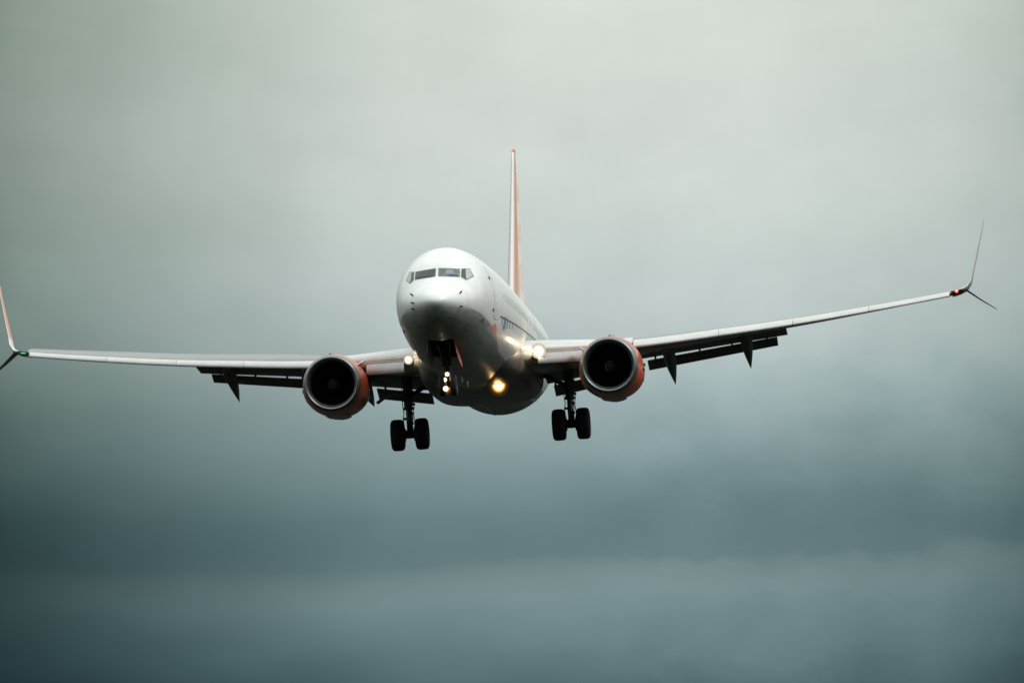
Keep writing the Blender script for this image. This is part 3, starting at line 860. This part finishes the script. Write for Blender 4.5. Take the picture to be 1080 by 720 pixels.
def main_gear(sg):
    X0, S0, ZA = sg * 2.86, 19.7, -2.94
    g_ = MB()
    g_.tube([(X0, S0, -.9), (X0, S0, -1.75), (X0, S0, -2.05)], [.17, .16, .15], 16)
    g_.tube([(X0, S0, -1.98), (X0, S0, -2.06)], .19, 16)
    g_.tube([(X0, S0, -1.5), (X0, S0, -1.6)], .20, 16)
    g_.tube([(X0, S0, -2.05), (X0, S0, ZA)], .10, 14)
    g_.tube([(X0, S0, ZA + .16), (X0, S0, ZA - .13)], .15, 14)
    g_.tube([(X0 - .52, S0, ZA), (X0 + .52, S0, ZA)], .085, 12)
    # brake packs
    for k in (-1, 1): g_.tube([(X0 + k * .15, S0, ZA), (X0 + k * .26, S0, ZA)], .23, 18)
    # folding side brace to the keel, drag strut, scissor links
    g_.tube([(X0, S0, -1.62), (X0 - sg * .75, S0 - .05, -1.22), (X0 - sg * 1.35, S0 - .05, -1.0)], [.075, .085, .07], 10)
    g_.tube([(X0, S0, -1.5), (X0, S0 - .9, -.9)], .06, 8)
    for k in (-.07, .07):
        g_.tube([(X0 + k, S0 + .14, -2.02), (X0 + k * .6, S0 + .46, -2.42)], [.04, .03], 8)
        g_.tube([(X0 + k * .6, S0 + .46, -2.42), (X0 + k, S0 + .12, ZA + .12)], [.03, .04], 8)
    # hydraulic lines and harness lumps
    for k, dx in ((0, .19), (1, -.18), (2, .13)):
        pts = [(X0 + dx * (1 + .12 * math.sin(i * 2.1 + k)), S0 - .12, -1.25 - i * .19) for i in range(9)]
        g_.tube(pts, .018, 6)
    for z, dx in ((-1.42, .17), (-1.72, -.18), (-2.2, .14), (-2.38, -.15), (-1.88, .2), (-2.55, .12)):
        g_.box((X0 + dx, S0 - .05, z), (.045, .05, .04))
    go = g_.build('main_landing_gear', M['gear'], root)
    MB().tube([(X0, S0, -2.07), (X0, S0, -2.5)], .105, 16).build('oleo_piston', M['chrome'], go)
    for k in (-1, 1): wheel(X0 + k * .43, S0, ZA, .56, .455, sg, go)
    # strut door, edge on, outboard of the leg
    dm = MB(); vs = []
    ax = [(X0 + sg * .42, -1.42), (X0 + sg * .62, -1.44), (X0 + sg * .80, -1.50), (X0 + sg * 1.12, -1.72)]
    for y in (S0 - .15, S0 + .55):
        for (xx, zz) in ax: vs += [(xx, y, zz), (xx, y, zz - .035)]
    n = len(ax); fs = []
    for i in range(n - 1):
        a = 2 * i; b_ = a + 2 * n
        fs += [(a, a + 2, b_ + 2, b_), (a + 1, b_ + 1, b_ + 3, a + 3), (a, a + 1, a + 3, a + 2), (b_, b_ + 2, b_ + 3, b_ + 1)]
    fs += [(0, 2 * n, 2 * n + 1, 1), (2 * n - 2, 2 * n - 1, 4 * n - 1, 4 * n - 2)]
    dm.add(vs, fs)
    dm.tube([(X0 + sg * .05, S0, -1.66), (X0 + sg * .45, S0 + .1, -1.60), (X0 + sg * .62, S0 + .1, -1.45)], .025, 6)
    dm.build('gear_door', M['wingdark'], go, smooth=False)
for sg in (-1, 1): main_gear(sg)

NX, NS, NZ = -.03, 4.0, -2.80
ng = MB()
ng.tube([(NX, NS, -1.5), (NX, NS, -2.25)], [.10, .09], 14)
ng.tube([(NX, NS, -2.25), (NX, NS, NZ)], .06, 12)
ng.tube([(NX, NS, -2.2), (NX, NS, -2.3)], .12, 14)
ng.tube([(NX - .26, NS, NZ), (NX + .26, NS, NZ)], .05, 10)
ng.tube([(NX - .12, NS, -2.0), (NX - .22, NS - 1.0, -1.45)], .04, 8)
ng.tube([(NX + .12, NS, -2.0), (NX + .22, NS - 1.0, -1.45)], .04, 8)
ng.tube([(NX - .16, NS - .02, -2.1), (NX + .16, NS - .02, -2.1)], .05, 8)
ng.tube([(NX, NS + .08, -2.28), (NX, NS + .32, -2.52)], .03, 8)
ng.tube([(NX, NS + .32, -2.52), (NX, NS + .06, NZ + .06)], .03, 8)
ngo = ng.build('nose_landing_gear', M['gear'], root)
for k in (-1, 1): wheel(NX + k * .20, NS, NZ, .345, .20, k, ngo)
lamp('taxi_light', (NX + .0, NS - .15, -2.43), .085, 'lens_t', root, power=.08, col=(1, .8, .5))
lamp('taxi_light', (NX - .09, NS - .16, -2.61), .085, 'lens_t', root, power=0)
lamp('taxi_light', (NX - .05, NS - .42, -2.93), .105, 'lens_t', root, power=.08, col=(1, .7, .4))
# folding doors hanging from both edges of the bay
for x, rs, nm in ((x0 - .0, 'wingdark', None), (x1 + .0, 'reddoor', 'door with red face')):
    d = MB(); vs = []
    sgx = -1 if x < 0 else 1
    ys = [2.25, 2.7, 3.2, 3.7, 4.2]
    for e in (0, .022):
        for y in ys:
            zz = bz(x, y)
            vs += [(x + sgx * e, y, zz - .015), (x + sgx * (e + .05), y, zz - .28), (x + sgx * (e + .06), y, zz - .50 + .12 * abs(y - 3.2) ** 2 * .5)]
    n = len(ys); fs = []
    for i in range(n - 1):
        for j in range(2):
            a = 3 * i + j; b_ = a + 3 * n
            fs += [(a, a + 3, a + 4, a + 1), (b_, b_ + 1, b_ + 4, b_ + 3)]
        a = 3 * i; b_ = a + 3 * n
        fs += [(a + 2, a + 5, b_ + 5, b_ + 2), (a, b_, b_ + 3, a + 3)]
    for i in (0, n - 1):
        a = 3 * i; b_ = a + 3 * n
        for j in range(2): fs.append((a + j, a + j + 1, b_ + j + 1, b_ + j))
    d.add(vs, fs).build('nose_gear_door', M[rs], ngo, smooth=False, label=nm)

# lamp swung down under the fairing, warm and the brightest of all
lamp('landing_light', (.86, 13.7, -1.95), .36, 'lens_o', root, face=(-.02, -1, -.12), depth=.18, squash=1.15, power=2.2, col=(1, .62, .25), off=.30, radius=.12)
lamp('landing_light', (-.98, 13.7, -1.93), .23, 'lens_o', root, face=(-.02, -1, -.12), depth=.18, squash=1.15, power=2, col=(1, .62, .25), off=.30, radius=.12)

# ------------------------------------------------------------------ ground far below, unseen but reflected
gm = bpy.data.materials.new('ground_grass'); gm.use_nodes = True
q = NG(gm.node_tree); b = gm.node_tree.nodes['Principled BSDF']
co = q.new('ShaderNodeTexCoord').outputs['Object']
n1_ = q.noise(co, .02, 6, .6); n2_ = q.noise(co, .6, 4, .6)
q.put(b.inputs['Base Color'], q.mix(q.rng(n1_, .35, .65), q.mix(n2_, (.0035, .006, .0035), (.006, .0095, .0055)), q.mix(n2_, (.008, .008, .006), (.005, .006, .005))))
b.inputs['Roughness'].default_value = .95
b.inputs['Specular IOR Level'].default_value = .1
gb = bmesh.new()
bmesh.ops.create_circle(gb, cap_ends=True, radius=25000, segments=96)
gme = bpy.data.meshes.new('ground'); gb.to_mesh(gme); gb.free(); gme.materials.append(gm)
go_ = bpy.data.objects.new('ground', gme); COL.objects.link(go_)
go_['kind'] = 'structure'
